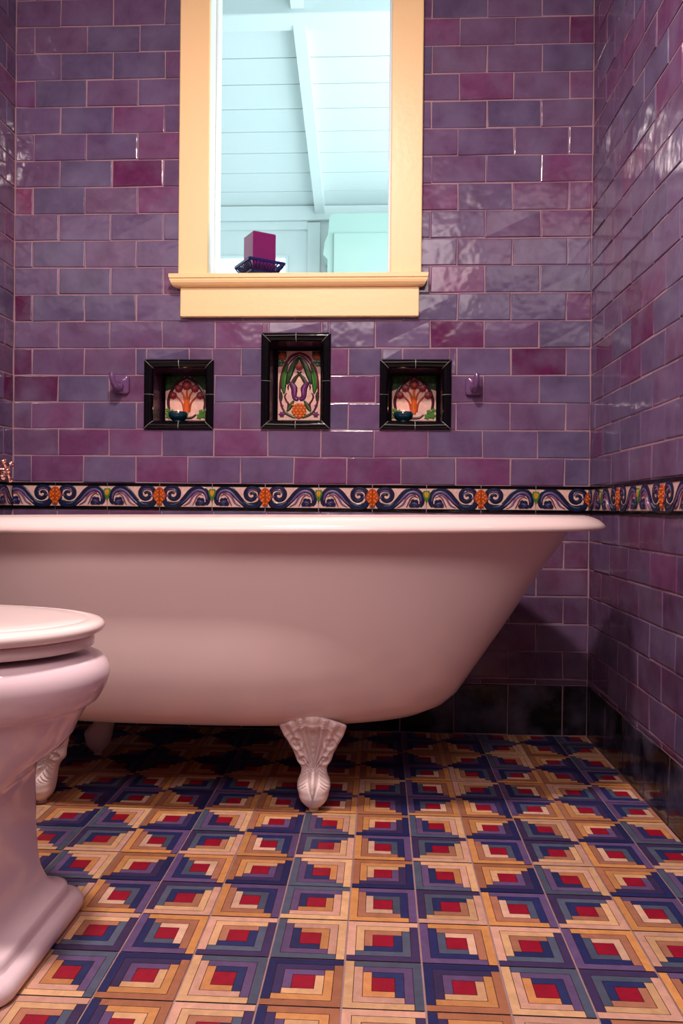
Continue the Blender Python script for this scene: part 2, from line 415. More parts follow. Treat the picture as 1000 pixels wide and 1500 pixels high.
# ------------------------------------------------------------------ floor of quilt-pattern tiles
def quilt_floor():
    mb=MB(); s=.1084; x0=1.1485; y0=-.4021
    rnd=random.Random(5)
    RED=(142,16,42)
    des={1:([(172,116,90),(214,170,126),(208,160,138)],[(38,48,96),(82,92,112),(62,50,88)]),
         2:([(218,178,150),(170,114,88),(206,144,86)],[(76,86,108),(38,46,96),(98,78,120)]),
         3:([(216,170,126),(204,144,88),(168,110,80)],[(102,80,122),(58,50,90),(36,42,90)]),
         4:([(200,138,86),(210,162,140),(216,172,128)],[(40,50,96),(100,80,120),(78,88,108)])}
    # design of each row for even and odd columns (row index counts away from the back wall)
    rows={0:(1,2),1:(3,2),2:(3,4),3:(2,1),4:(3,4),5:(2,1),6:(1,2),7:(4,3),8:(1,3),9:(2,4)}
    mb.add([(0,YF,-.0015),(RW,YF,-.0015),(RW,0,-.0015),(0,0,-.0015)],[(0,1,2,3)],None,False,1)
    def rect(a,b,c,d,z,col,mi=0):
        a,b=max(a,.001),min(b,RW-.001); d=min(d,-.001)
        if b-a<.001 or d-c<.001: return
        mb.add([(a,c,z),(b,c,z),(b,d,z),(a,d,z)],[(0,1,2,3)],col,False,mi)
    ci0=int(-x0/s)-2
    for ci in range(ci0,ci0+18+4):
        for r in range(-5,26):
            # cell between column lines ci and ci+1, between row r and r+1
            ax=x0+ci*s; ay=y0-(r+1)*s
            if ax>RW or ax+s<0 or ay>0: continue
            # grout lines show between tiles; tan sides face odd columns and even rows
            tanR=(ci+1)%2!=0; tanT=(r%2==0)
            o=0
            g=.0014
            dz=rnd.uniform(-.00015,.00015)
            L=ax+g; B=ay+g; T=s-2*g
            # dark outline body of the tile
            rect(L,L+T,B,B+T,dz,lin((58,18,18)))
            pair=rows.get(r, (rnd.choice((1,3)),rnd.choice((2,4))))
            tan,blue=des[pair[0] if (ci+1)%2==0 else pair[1]]
            if rnd.random()<.12: tan,blue=des[rnd.choice((1,2,3,4))]
            w=.118*T; ln=.0009
            # ring rectangles in base orientation: tan on top and left, blue on bottom and right
            strips=[]
            for k in range(3):
                a=k*w; b_=T-k*w
                ct=tan[2-k]; cb=blue[2-k]
                strips.append((a,b_-w,b_-w,b_,ct))        # top: from left edge, stops before the right strip? takes TR
                strips.append((a,a+w,a+w,b_,ct))
                strips.append((a,b_,a,a+w,cb))
                strips.append((b_-w,b_,a,b_-w,cb))
                strips.append((a,b_,b_-w,b_,ct))
            q=[]
            for (xa,xb,ya,yb,c) in strips[:]: q.append((xa,xb,ya,yb,c))
            if tanT and not tanR: rot=0       # tan top-left
            elif not tanT and not tanR: rot=1 # tan left-bottom
            elif not tanT and tanR: rot=2
            else: rot=3
            def R2(xa,xb,ya,yb):
                for _ in range(rot):
                    # rotate 90 deg CCW about the centre: (x,y)->(T-y,x)
                    xa,xb,ya,yb = T-yb,T-ya,xa,xb
                return xa,xb,ya,yb
            h=ln/2
            z=dz+.00035
            for k in range(3):
                a=k*w; b_=T-k*w; ct=tan[2-k]; cb=blue[2-k]
                e=.0022 if k==0 else 0
                pieces=[((a,b_,b_-w,b_),ct,'t'),((a,a+w,a+w,b_-w),ct,'l'),((a,b_,a,a+w),cb,'b'),((b_-w,b_,a+w,b_-w),cb,'r')]
                jit=rnd.uniform(.93,1.07)
                for (xa,xb,ya,yb),c,t in pieces:
                    f=h
                    xa2,xb2,ya2,yb2=xa,xb,ya,yb
                    # inset towards strip borders, keep the L continuous at the shared corner
                    if t=='t': ya2+=f; xb2-=f if k else 0; xa2+=f if k else 0; yb2-=f if k else 0
                    if t=='l': xa2+=f if k else 0; xb2-=f; ya2+=f; yb2+=f
                    if t=='b': yb2-=f; xa2+=f if k else 0; xb2-=f if k else 0; ya2+=f if k else 0
                    if t=='r': xa2+=f; xb2-=f if k else 0; yb2-=f; ya2-=f
                    p=R2(xa2,xb2,ya2,yb2)
                    cc=lin([min(255,v*jit*.95) for v in c])
                    rect(L+p[0],L+p[1],B+p[2],B+p[3],z,cc)
            a=3*w
            p=R2(a+h,T-a-h,a+h,T-a-h)
            rect(L+p[0],L+p[1],B+p[2],B+p[3],z,lin(RED))
    o=mb.build('floor',[M_FLOOR,M_FGROUT]); struct(o)
quilt_floor()

# ------------------------------------------------------------------ bathtub
def smoothstep(a,b,x):
    t=min(1,max(0,(x-a)/(b-a))); return t*t*(3-2*t)
YC=-.432
def tub_outline(xl,xr,hb,n=96,el=3.2,er=2.15):
    """plan outline: rounder at the sloping (right) end, squarer at the tap end"""
    xm=xl+(xr-xl)*.52
    out=[]
    for i in range(n):
        t=2*PI*i/n; c,s=math.cos(t),math.sin(t)
        e=er if c>0 else el
        x=(xr-xm if c>0 else xm-xl)*math.copysign(abs(c)**(2/e),c)
        y=hb*math.copysign(abs(s)**(2/e),s)
        out.append((xm+x,YC+y))
    return out
TUBP=[ # z, left x, right x, half width (outer skin)
 (.600,.125,1.518,.318),(.560,.126,1.493,.316),(.500,.128,1.450,.313),(.440,.130,1.409,.309),(.380,.133,1.369,.303),(.320,.138,1.327,.294),
 (.270,.146,1.293,.281),(.230,.160,1.266,.262),(.203,.185,1.236,.236),(.183,.225,1.193,.200),(.170,.290,1.120,.150),(.164,.380,1.02,.080),(.1625,.5,.9,.02)]
def tubtilt(p):
    # floor of the tub falls slightly to the drain end
    x,y,z=p; return (x,y,z+(x-.9)*.0095*smoothstep(.2,.55,z))
def make_tub():
    t=thing('bathtub',(.85,YC,0),'long white clawfoot bathtub with rolled rim standing along the purple tiled wall','bathtub')
    mb=MB(); rings=[]
    for z,xl,xr,hb in TUBP[::-1]:
        rings.append([tubtilt((x,y,z)) for x,y in tub_outline(xl,xr,hb)])
    # inside skin, down to the inner bottom
    ins=[]
    for z,xl,xr,hb in TUBP[:10]:
        d=.010; ins.append([tubtilt((x,y,max(z,.18)+.004)) for x,y in tub_outline(xl+d,xr-d,hb-d)])
    ins.append([tubtilt((x,y,.184)) for x,y in tub_outline(.5,.9,.02)])
    mb.loft(rings,cap0=True,cap1=False)
    mb.loft(ins,cap0=False,cap1=True)
    b=recalc(mb.build('tub_body',M_WHITE,t)); 
    # rolled rim: droops outward with a flat underside
    mb=MB(); rings=[]
    prof=[(-.012,.600),(-.011,.612),(-.004,.621),(.008,.6255),(.022,.6255),(.036,.622),(.048,.6155),(.057,.607),(.0605,.5995),(.059,.5945),(.053,.593),(.040,.5945),(.020,.596),(.0,.598)]
    for d,z in prof: rings.append([tubtilt((x,y,z)) for x,y in tub_outline(.125-d*.9,1.518+d*1.22,.318+d)])
    rings.append(rings[0]); mb.loft(rings,cap0=False,cap1=False)
    recalc(mb.build('rolled_rim',M_WHITE,t))
    # drain and overflow at the tap end
    mb=MB(); mb.lathe([(0,.186),(.03,.186),(.034,.190),(.022,.192),(0,.191)],c=(.42,YC,.0),n=24); recalc(mb.build('drain',M_CHROME,t))
    # claw feet
    prof=[ # z, half width, front depth, back depth
     (.000,.0108,.012,-.012),(.0055,.0112,.0125,-.012),(.0113,.0175,.021,-.017),(.0207,.0260,.030,-.023),(.030,.0305,.035,-.026),(.0395,.0324,.0365,-.028),(.049,.035,.037,-.028),(.058,.0352,.035,-.027),
     (.066,.0333,.031,-.025),(.077,.029,.025,-.022),(.088,.0273,.021,-.018),(.0959,.0296,.020,-.015),(.107,.0367,.021,-.012),(.126,.043,.025,-.006),(.1448,.052,.031,.000),(.1636,.062,.039,.010),(.178,.067,.046,.018),(.191,.0695,.057,.026),(.198,.058,.061,.034),(.204,.043,.064,.04),(.209,.027,.065,.044),(.2135,.010,.064,.046)]
    def fr(t,k):
        n=len(prof)-1; f=t*n; i=min(int(f),n-1); f-=i
        p0=prof[max(0,i-1)][k];p1=prof[i][k];p2=prof[i+1][k];p3=prof[min(n,i+2)][k]
        return .5*(2*p1+(p2-p0)*f+(2*p0-5*p1+4*p2-p3)*f*f+(3*p1-p0-3*p2+p3)*f**3)
    def gauss(x,c,w): return math.exp(-((x-c)/w)**2)
    def relief(u,z,hw):
        """carved ornament: u = -1..1 across, z height"""
        x=u*hw; d=0
        au=abs(u); ax=abs(x)
        up=smoothstep(.088,.105,z)
        # central rib, beaded
        wr=.0045+.0025*smoothstep(.10,.20,z)
        rib=math.exp(-(x/wr)**4)
        d+=.0035*rib*smoothstep(.05,.07,z)
        bead=.0014*rib*math.sin(z*1500)*up*(1-smoothstep(.185,.195,z)); d+=bead
        # fan flutes and rolling leaves in the upper plate
        ang=math.atan2(ax,max(z-.085,.001))
        d+=up*(-.0060*gauss(ang,.14,.03)+.0022*gauss(ang,.21,.03)-.0055*gauss(ang,.30,.035)+.003*gauss(ang,.40,.04)-.002*gauss(ang,.5,.03)+.0035*gauss(ang,.64,.05))
        d+=up*.0012*math.sin(z*1500+ax*300)*gauss(ang,.21,.03)
        r=math.hypot(ax-.036,z-.150); d+=.0025*gauss(r,.015,.003)-.0028*gauss(r,.009,.003)+.0015*gauss(r,0,.004)
        r=math.hypot(ax-.024,z-.112); d+=.0035*gauss(r,.0105,.0025)-.0035*gauss(r,.005,.003)
        d+=.0022*gauss(z-.192+.012*(ax/.04)**2,0,.004)*up
        # feathering above the ball
        if .05<z<.095: 
            d+=.0013*math.sin((z*1.0+ax*.8)*950)*smoothstep(.35,.6,au)*smoothstep(.05,.058,z)*(1-smoothstep(.086,.094,z))
        # talon: pointed ridge over the ball
        if z<.088:
            wt=.0068*smoothstep(.026,.07,z)+.0002
            d+=.0042*math.exp(-(x/wt)**4)*smoothstep(.024,.036,z)-.0016*gauss(ax,wt*1.6,.002)*smoothstep(.03,.045,z)
        return d*1.45
    def foot_mesh():
        mb=MB(); rings=[]; NT=220; NU=260
        for a in range(NT+1):
            t=a/NT; z=fr(t,0); hw=fr(t,1); fd=fr(t,2); bd=fr(t,3)
            ring=[]
            for i in range(NU):
                th=2*PI*i/NU; c,s=math.cos(th),math.sin(th)
                e=2/2.3
                x=hw*math.copysign(abs(c)**e,c)
                front=s<0
                mid=(fd+bd)/2; hd=(fd-bd)/2
                y=-(mid)+(-hd*abs(s)**e if front else hd*abs(s)**e)
                if front:
                    k=abs(s)**.5; dd=relief(x/hw,z,hw)*k; y-=dd
                ring.append((x,y,z))
            rings.append(ring)
        mb.loft(rings); return mb
    fm=foot_mesh()
    base=None
    for (fx,fy,rz) in ((.9475,-.600,0.0),(.355,-.600,-.30),(.9475,-.262,PI),(.357,-.262,PI+.12)):
        if base is None:
            o=fm.build('claw_foot',M_FOOT,t); recalc(o); base=o
        else:
            o=base.copy(); COL.objects.link(o); o.parent=t
        o.matrix_parent_inverse=Matrix.Translation(t.location).inverted()
        o.location=(fx,fy,0); o.rotation_euler=(0,0,rz)
        if fx<.4:
            # the feet at the tap end splay: their plates reach in towards the middle of the tub
            o.data=base.data.copy(); sg=1 if fy<-.4 else -1
            for v in o.data.vertices: v.co.x+=sg*.029*smoothstep(.05,.112,v.co.z)
    return t
make_tub()

# ------------------------------------------------------------------ toilet
TY=-1.17
def egg(xb,xf,hw,n=72,ef=2.1,eb=2.6,ctr=.42,yc=None):
    yc=TY if yc is None else yc
    xm=xb+(xf-xb)*ctr; out=[]
    for i in range(n):
        t=2*PI*(i+.5)/n; c,s=math.cos(t),math.sin(t); e=ef if c>0 else eb
        out.append((xm+(xf-xm if c>0 else xm-xb)*math.copysign(abs(c)**(2/e),c), yc+hw*math.copysign(abs(s)**(2/(e if c>0 else eb)),s)))
    return out
def make_toilet():
    FW=.009
    t=thing('toilet',(.35,TY,0),'white toilet with closed rounded lid and stepped pedestal base, in front of the bathtub','toilet')
    mb=MB(); rings=[]
    def rrect(xb,xf,hw,r,n=72):
        xm=(xb+xf)/2; a=(xf-xb)/2; out=[]
        for i in range(n):
            th=2*PI*(i+.5)/n; c,sn=math.cos(th),math.sin(th)
            out.append((xm+math.copysign(a-r,c)+r*c, TY+math.copysign(hw-r,sn)+r*sn))
        return out
    B=[ # z, back, front, halfwidth, corner radius, blend to egg
     (.0,.12,.612,.142,.036,0),(.004,.117,.617,.147,.039,0),(.012,.115,.6205,.150,.04,0),(.021,.115,.6205,.150,.04,0),(.028,.117,.617,.147,.039,0),(.031,.120,.611,.141,.036,0),(.0315,.124,.603,.133,.032,0),(.033,.124,.6015,.1315,.032,0),
     (.040,.126,.6005,.131,.032,0),(.0485,.128,.599,.130,.032,0),(.0495,.130,.595,.127,.03,0),(.0505,.131,.588,.121,.028,0),(.056,.133,.581,.116,.03,0),(.063,.136,.575,.112,.03,0),(.072,.14,.572,.108,.03,0),(.088,.143,.567,.104,.03,0),(.11,.146,.564,.101,.03,0),
     (.15,.148,.561,.100,.028,0),(.195,.15,.560,.100,.028,0),(.226,.15,.560,.101,.032,.03),(.238,.15,.562,.103,.036,.08)]
    for z,xb,xf,hw,r,k in B: rings.append([(x,y,z) for x,y in rrect(xb,xf,hw,r)])
    P=[(.248,.148,.567,.106,3.0,.30),(.262,.145,.577,.112,2.8,.5),(.278,.14,.595,.126,2.5,.85),(.294,.135,.617,.140,2.3,1),(.312,.13,.632,.152,2.2,1),(.332,.125,.641,.162,2.15,1),(.348,.12,.651,.168,2.1,1),
     (.356,.118,.6545,.1705,2.1,1),(.3575,.117,.6575,.173,2.1,1),(.3585,.116,.664,.178,2.1,1),(.362,.114,.669,.181,2.1,1),(.371,.113,.6745,.184,2.1,1),(.382,.112,.680,.187,2.1,1),(.394,.110,.684,.190,2.1,1),(.406,.110,.684,.190,2.1,1),(.416,.113,.6795,.187,2.1,1),(.424,.118,.671,.181,2.1,1),(.4285,.125,.660,.172,2.1,1),(.430,.14,.648,.160,2.1,1)]
    for z,xb,xf,hw,e,k in P:
        E_=egg(xb,xf+FW*k,hw,ef=e,eb=max(e,3)); Q=rrect(xb,xf,hw,.04)
        # egg points on the same half-step parametrisation
        rings.append([(a[0]*(1-k)+b[0]*k, a[1]*(1-k)+b[1]*k, z) for a,b in zip(Q,E_)])
    mb.loft(rings); recalc(mb.build('bowl',M_PORC,t))
    mb=MB(); rings=[]
    for z,d in ((.4385,.004),(.4395,0),(.446,-.001),(.453,.0),(.4555,.004)): rings.append([(x,y,z) for x,y in egg(.16+d,.669-d,.177-d)])
    mb.loft(rings); recalc(mb.build('seat',M_SEAT,t))
    mb=MB(); rings=[]
    for z,d in ((.4565,.006),(.4575,.001),(.461,-.005),(.466,-.0075),(.471,-.0065),(.4745,-.002),(.4765,.006),(.477,.014),(.4762,.0162),(.4762,.0175),(.4772,.0195),(.4785,.025),(.4795,.05),(.480,.1)):
        rings.append([(x,y,z) for x,y in egg(.155+d,.677-d,.183-d)])
    mb.loft(rings); recalc(mb.build('lid',M_SEAT,t))
    for sy in (-.07,.07):
        mb=MB(); mb.tube([(.14,TY+sy-.02,.466),(.14,TY+sy+.02,.466)],.011,n=12); mb.build('hinge',M_CHROME,t)
    mb=MB(); rings=[]
    for z,d in ((.40,.03),(.405,.012),(.43,.004),(.60,0),(.79,-.004),(.792,-.012),(.80,-.016),(.815,-.018),(.822,-.012),(.828,0)):
        rings.append([(x,y,z) for x,y in egg(.006,.20-d,.24-d,ef=8,eb=8,ctr=.5)])
    mb.loft(rings); recalc(mb.build('tank',M_PORC,t))
    mb=MB(); mb.tube([(.197,TY-.17,.72),(.225,TY-.17,.72),(.228,TY-.15,.72),(.226,TY-.09,.712)],[.008,.007,.007,.005]); mb.build('flush_lever',M_CHROME,t)
make_toilet()

# ------------------------------------------------------------------ window opening in the back wall
win=thing('opening_frame',(.84,0,1.30),'cream painted wooden window casing with projecting sill and apron','window frame')
def casing(mb,x0,x1,z0,z1): mb.box(x0,x1,-.021,.0,z0,z1,bev=.0025)
mb=MB(); casing(mb,.4925,.5790,1.3125,2.18); mb.build('casing',M_CREAM,win)
mb=MB(); casing(mb,1.1035,1.1925,1.3125,2.18); mb.build('casing',M_CREAM,win)
mb=MB(); mb.box(.485,1.20,-.024,0,2.18,2.30,bev=.0025); mb.build('head_casing',M_CREAM,win)
mb=MB(); mb.box(.4985,1.1865,-.017,0,1.193,1.2790,bev=.002); mb.build('apron',M_CREAM,win)
def sill():
    mb=MB(); pr=[(.155,1.3125),(-.036,1.3125),(-.0405,1.309),(-.0405,1.2995),(-.037,1.2975),(-.0385,1.2935),(-.0365,1.2865),(-.031,1.2805),(-.024,1.2775),(.155,1.2775)]
    def xe(y): return max(0,(-.0405-y))*0
    rings=[]
    for e,xs in ((0,-1),(1,1)):
        r=[]
        for y,z in pr:
            k=(1.3125-z)/.035
            dx=.371-.011*k*k if y<0 else .27
            r.append((.8405+xs*dx,y,z))
        rings.append(r)
    mb.loft(rings,smooth=False); return recalc(mb.build('sill',M_CREAM,win))
sill()
mb=MB()
mb.box(.566,.5785,.0,.155,1.3125,2.22); mb.box(.5785,.5865,.07,.085,1.3125,2.22,bev=.002)
mb.build('jamb',M_PORCH,win)
mb=MB(); mb.box(1.1045,1.117,.0,.155,1.3125,2.22); mb.box(1.0965,1.1045,.07,.085,1.3125,2.22,bev=.002); mb.build('jamb',M_PORCH,win)
mb=MB(); mb.box(.566,1.117,.0,.155,2.22,2.235); mb.build('head_jamb',M_PORCH,win)

# ------------------------------------------------------------------ white boarded room beyond
PX0,PX1=-.9,2.6; YW=2.0
SL=.306
def zc(y): return 2.882-SL*y          # sloping board ceiling
mb=MB()
k=0; y=.936-.1335*5
ys=[]
while y<YW-.01: ys.append(y); y+=.1335
ys=[.155]+[v for v in ys if v>.2]+[YW]
for a,b in zip(ys[:-1],ys[1:]):
    g=.0022
    mb.add([(PX0,a+g,zc(a+g)),(PX1,a+g,zc(a+g)),(PX1,b-g,zc(b-g)),(PX0,b-g,zc(b-g)),
            (PX0,a+g,zc(a+g)+.02),(PX1,a+g,zc(a+g)+.02),(PX1,b-g,zc(b-g)+.02),(PX0,b-g,zc(b-g)+.02)],
           [(0,1,2,3),(0,4,5,1),(3,2,6,7)])
mb.add([(PX0,.15,zc(.15)+.02),(PX1,.15,zc(.15)+.02),(PX1,YW,zc(YW)+.02),(PX0,YW,zc(YW)+.02)],[(0,1,2,3)],None,False,1)
struct(mb.build('ceiling',[M_PORCH,M_JOINT]))
# rafters down the slope, a cross beam and the wall plate
def rafter(x0,x1):
    mb=MB(); d=.055
    P=[]
    for y in (.155,YW-.0):
        for x in (x0,x1):
            P+= [(x,y,zc(y)+.0),(x,y,zc(y)-d)]
    mb.add(P,[(0,1,3,2),(4,6,7,5),(0,4,5,1),(2,3,7,6),(1,5,7,3),(0,2,6,4)])
    return mb
o=recalc(rafter(.715,.765).build('trim_4',M_PORCH)); struct(o)
o=recalc(rafter(1.62,1.67).build('trim_5',M_PORCH)); struct(o)
o=recalc(rafter(-.19,-.14).build('trim_6',M_PORCH)); struct(o)
mb=MB(); mb.box(PX0,PX1,.79,.90,2.565,2.66,bev=.004); struct(mb.build('trim_7',M_PORCH))
mb=MB(); mb.box(PX0,PX1,YW-.035,YW,2.195,2.272,bev=.003); mb.box(PX0,PX1,YW-.02,YW,2.275,2.335); struct(mb.build('trim_8',M_PORCH))
# far wall with recessed panel, stiles and rails
mb=MB(); mb.box(PX0,PX1,YW,YW+.05,0,2.5)
mb.box(.672,.742,YW-.016,YW,1.0,2.19,bev=.003); mb.box(PX0,.672,YW-.016,YW,2.150,2.195,bev=.003)
mb.box(-.2,-.13,YW-.016,YW,1.0,2.15,bev=.003)
struct(mb.build('wall_far',M_PORCH))
mb=MB(); mb.box(PX0-.05,PX0,.155,YW,0,3.0); struct(mb.build('wall_porch_left',M_PORCH))
mb=MB(); mb.box(PX1,PX1+.05,.155,YW,0,3.0); struct(mb.build('wall_porch_right',M_PORCH))
mb=MB(); mb.box(PX0,PX1,.155,YW,-.06,-.01); struct(mb.build('floor',M_PORCH))
# porch side of the shared wall, with the opening
mb=MB(); slab(mb,lambda u,o,z:(u,.15-o,z),PX0,PX1,0,3.0,[(.566,1.117,1.28,2.235)],-.003)
struct(mb.build('wall_shared',[M_PORCH,M_PORCH]))
# glowing framed panel added for the bright patch behind the candle
mb=MB(); mb.box(.14,.5705,YW-.02,YW-.001,1.35,2.012,bev=.003); wf=struct(mb.build('glow_panel_1',M_PORCH))
mb=MB(); mb.box(.165,.553,YW-.024,YW-.021,1.38,1.992); mb.build('glow_face',M_GLOWFACE,wf)
# white cabinet with rounded shoulders
cab=thing('tall_cabinet',(1.12,1.9,0),'white cabinet with rounded top corner seen through the opening','cabinet')
mb=MB(); pts=[]
for ang in range(0,91,15):
    a=math.radians(ang); pts.append((.802+.03*(1-math.sin(a)) if False else .832-.03*math.cos(a), 2.135+.03*math.sin(a)))
out=[(.795,.0),(.795,1.93),(.772,1.955),(.780,2.02),(.797,2.06)]+pts+[(1.42,2.165),(1.45,2.135),(1.45,0)]
r0=[(x,1.80,z) for x,z in out]; r1=[(x,YW-.022,z) for x,z in out]
mb.loft([r0,r1],smooth=False); recalc(mb.build('carcass',M_CAB,cab))
mb=MB(); mb.box(.826,1.40,1.788,1.80,.2,2.062,bev=.003); d=mb.build('door',M_CAB,cab)
mb=MB(); mb.lathe([(0,0),(.008,0),(.008,.012),(.014,.02),(0,.026)],n=16)
kn=mb.build('knob',M_CHROME,d); kn.location=(.86,1.788,1.2); kn.rotation_euler=(PI/2,0,0)

# ------------------------------------------------------------------ niches with relief panels
def niche(idx,label,tall):
    x0,x1,z0,z1=NICHES[idx]; xc=(x0+x1)/2
    t=thing('wall_niche',(xc,0,z0),label,'niche','tiled niches in the purple wall')
    fw=.0255; dep=.100
    ix0,ix1,iz0,iz1=x0+fw,x1-fw,z0+fw*.9,z1-fw*.95
    # grout bed, then eight mitred black bullnose pieces
    mb=MB()
    prof=[(0.0,-.004),(0.0,.006),(.003,.0095),(.010,.0105),(.018,.0085),(.0235,.003),(.0255,-.004)]
    def corner(k,d,o,g=0):
        X=(x0+d) if k in (0,3) else (x1-d); Z=(z0+d*.95) if k in (0,1) else (z1-d*.95)
        return X,Z
    bed=MB()
    for side in range(4):
        a=side; b=(side+1)%4
        for half in (0,1):
            rings=[]; bedr=[]
            for d,o in prof:
                ax,az=corner(a,d,o); bx,bz=corner(b,d,o); mx,mz=(ax+bx)/2,(az+bz)/2
                L=math.hypot(bx-ax,bz-az); ux,uz=(bx-ax)/L,(bz-az)/L; g=.0011
                if half==0: s=(ax+ux*g,az+uz*g); e=(mx-ux*g*.7,mz-uz*g*.7)
                else: s=(mx+ux*g*.7,mz+uz*g*.7); e=(bx-ux*g,bz-uz*g)
                rings.append([(s[0],-o,s[1]),(e[0],-o,e[1])])
                if half==0: bedr.append([(ax,-o+.0012,az),(bx,-o+.0012,bz)])
            mb.loft(rings,closed=False,cap0=False,cap1=False)
            if half==0: bed.loft(bedr,closed=False,cap0=False,cap1=False,mi=0)
    recalc(mb.build('frame',M_BLACK,t)); bed.build('frame_grout',M_TEALG,t)
    mb=MB()
    def q(P,mi=0): mb.add(P,[(0,1,2,3)],None,False,mi)
    yf=.004
    q([(ix0,yf,iz0),(ix0,dep,iz0),(ix0,dep,iz1),(ix0,yf,iz1)]); q([(ix1,dep,iz0),(ix1,yf,iz0),(ix1,yf,iz1),(ix1,dep,iz1)])
    q([(ix0,yf,iz1),(ix0,dep,iz1),(ix1,dep,iz1),(ix1,yf,iz1)]); q([(ix0,dep,iz0),(ix0,yf,iz0),(ix1,yf,iz0),(ix1,dep,iz0)],1)
    q([(ix0,dep,iz0),(ix1,dep,iz0),(ix1,dep,iz1),(ix0,dep,iz1)],1)
    mb.build('lining',[M_SEAM,M_BLACK],t)
    mb=MB()
    pw=(ix1-ix0)-.022; pz0=iz0+.0125; pz1=iz1-.009 if tall else iz1-.009
    px0=xc-pw/2; ph=pz1-pz0
    mb.box(px0,px0+pw,dep-.008,dep-.0005,pz0,pz1,lin((226,184,170)),bev=.001)
    # inner square coordinates 0..1 across, 0..ph/pw up
    R=Relief(lambda u,o,v:(px0+u*pw,dep-.008-o,pz0+v*pw),mb)
    if not tall:
        # green leafy corners
        for sx in (0,1):
            X=lambda v:(1-v) if sx else v
            R.poly([(X(0),1.03),(X(.44),1.03),(X(.36),.93),(X(.2),.82),(X(.12),.72),(X(.0),.68)],DGREEN,.0015)
            for (u,v,r) in ((.08,.92,.06),(.2,.94,.06),(.07,.8,.05),(.3,.97,.05)): R.disc(X(u),v,r,(40,78,24),.0015,base=.0012,n=8,petal=.3)
            for (u,v,r) in ((.08,.12,.09),(.16,.2,.07),(.2,.1,.08),(.06,.24,.06)): R.disc(X(u),v,r,GREEN,.002,base=.0012,n=10,petal=.35)
            R.rib([(X(.5),1.0),(X(.3),.88),(X(.14),.68),(X(.07),.45),(X(.09),.25)],[.03,.034,.036,.036,.03],(62,24,34),.003,base=.0)
            # stems
            R.rib([(X(.47),.2),(X(.46),.42),(X(.42),.6),(X(.32),.72)],[.034,.028,.022,.016],(186,84,34),.003)
            R.rib([(X(.44),.2),(X(.40),.4),(X(.3),.52),(X(.2),.6)],[.028,.024,.02,.014],(160,62,36),.0026)
            R.disc(X(.31),.74,.10,(122,32,50),.004,n=16,petal=.14); R.disc(X(.31),.75,.055,(164,58,58),.002,base=.0038,n=10,petal=.2); R.disc(X(.31),.75,.02,(196,110,60),.002,base=.0055,n=6)
            R.disc(X(.185),.58,.095,(122,32,50),.004,n=16,petal=.14); R.disc(X(.185),.585,.05,(160,58,58),.002,base=.0038,n=10,petal=.2); R.disc(X(.185),.585,.02,(196,110,60),.002,base=.0055,n=6)
            R.rib([(X(.5),.06),(X(.38),.07),(X(.28),.14)],[.03,.03,.02],(70,36,40),.0025)
        R.rib([(.5,.16),(.5,.45),(.5,.72)],[.05,.034,.022],(204,98,34),.0036)
        R.disc(.5,.82,.125,(126,34,48),.0045,n=18,petal=.14); R.disc(.5,.82,.07,(176,70,56),.002,base=.0042,n=12,petal=.2); R.disc(.5,.82,.028,(206,120,60),.002,base=.006,n=6)
    else:
        A=ph/pw   # about 1.6
        s=A/1.62
        for sx in (0,1):
            X=lambda v:(1-v) if sx else v
            def Y(v): return v*s
            R.poly([(X(0),Y(1.61)),(X(.2),Y(1.61)),(X(.2),Y(1.46)),(X(.12),Y(1.3)),(X(0),Y(1.24))],DGREEN,.0016)
            R.disc(X(.10),Y(1.49),.105,(158,66,30),.0034,n=14,petal=.16); R.disc(X(.10),Y(1.49),.05,(190,96,46),.0018,base=.003,n=8,petal=.2)
            for u,v in ((.05,1.36),(.14,1.37),(.08,1.29)): R.disc(X(u),Y(v),.045,(50,84,38),.002,base=.0014,n=8,petal=.3)
            R.rib([(X(.5),Y(1.575)),(X(.34),Y(1.51)),(X(.22),Y(1.39)),(X(.12),Y(1.18)),(X(.06),Y(.9)),(X(.05),Y(.6)),(X(.09),Y(.34)),(X(.2),Y(.16)),(X(.36),Y(.09)),(X(.5),Y(.10))],[.024,.03,.034,.03,.026,.024,.024,.028,.03,.022],MAR,.0026)
            R.rib([(X(.5),Y(1.52)),(X(.4),Y(1.47)),(X(.3),Y(1.38)),(X(.22),Y(1.27))],[.01,.02,.02,.008],(92,40,70),.003)
            R.rib([(X(.24),Y(1.32)),(X(.17),Y(1.16)),(X(.135),Y(.98)),(X(.13),Y(.8)),(X(.15),Y(.62))],[.008,.04,.062,.058,.008],(52,110,40),.0034,edge=(DARK,.012))
            R.rib([(X(.21),Y(1.1)),(X(.175),Y(.96)),(X(.17),Y(.82))],[.006,.014,.006],(96,150,62),.0014,base=.0036)
            R.rib([(X(.5),Y(1.47)),(X(.42),Y(1.38)),(X(.34),Y(1.24)),(X(.28),Y(1.08)),(X(.235),Y(.92)),(X(.23),Y(.84))],[.008,.045,.055,.058,.035,.006],(38,76,36),.0036,edge=(DARK,.014))
            R.rib([(X(.40),Y(1.32)),(X(.33),Y(1.16)),(X(.28),Y(1.0))],[.005,.014,.004],(86,126,54),.0014,base=.0038)
            R.rib([(X(.55),Y(1.14)),(X(.48),Y(1.06)),(X(.41),Y(.98)),(X(.35),Y(.88)),(X(.34),Y(.80))],[.008,.022,.04,.04,.02],(58,58,34),.0034,edge=(DARK,.010))
            R.rib([(X(.29),Y(.90)),(X(.33),Y(.84)),(X(.385),Y(.74)),(X(.385),Y(.62)),(X(.40),Y(.52)),(X(.455),Y(.49)),(X(.465),Y(.55))],[.02,.05,.065,.055,.04,.03,.014],(104,42,98),.0042,edge=(DARK,.012))
            R.rib([(X(.35),Y(.82)),(X(.40),Y(.70)),(X(.395),Y(.58))],[.006,.014,.006],(160,104,160),.0016,base=.0044)
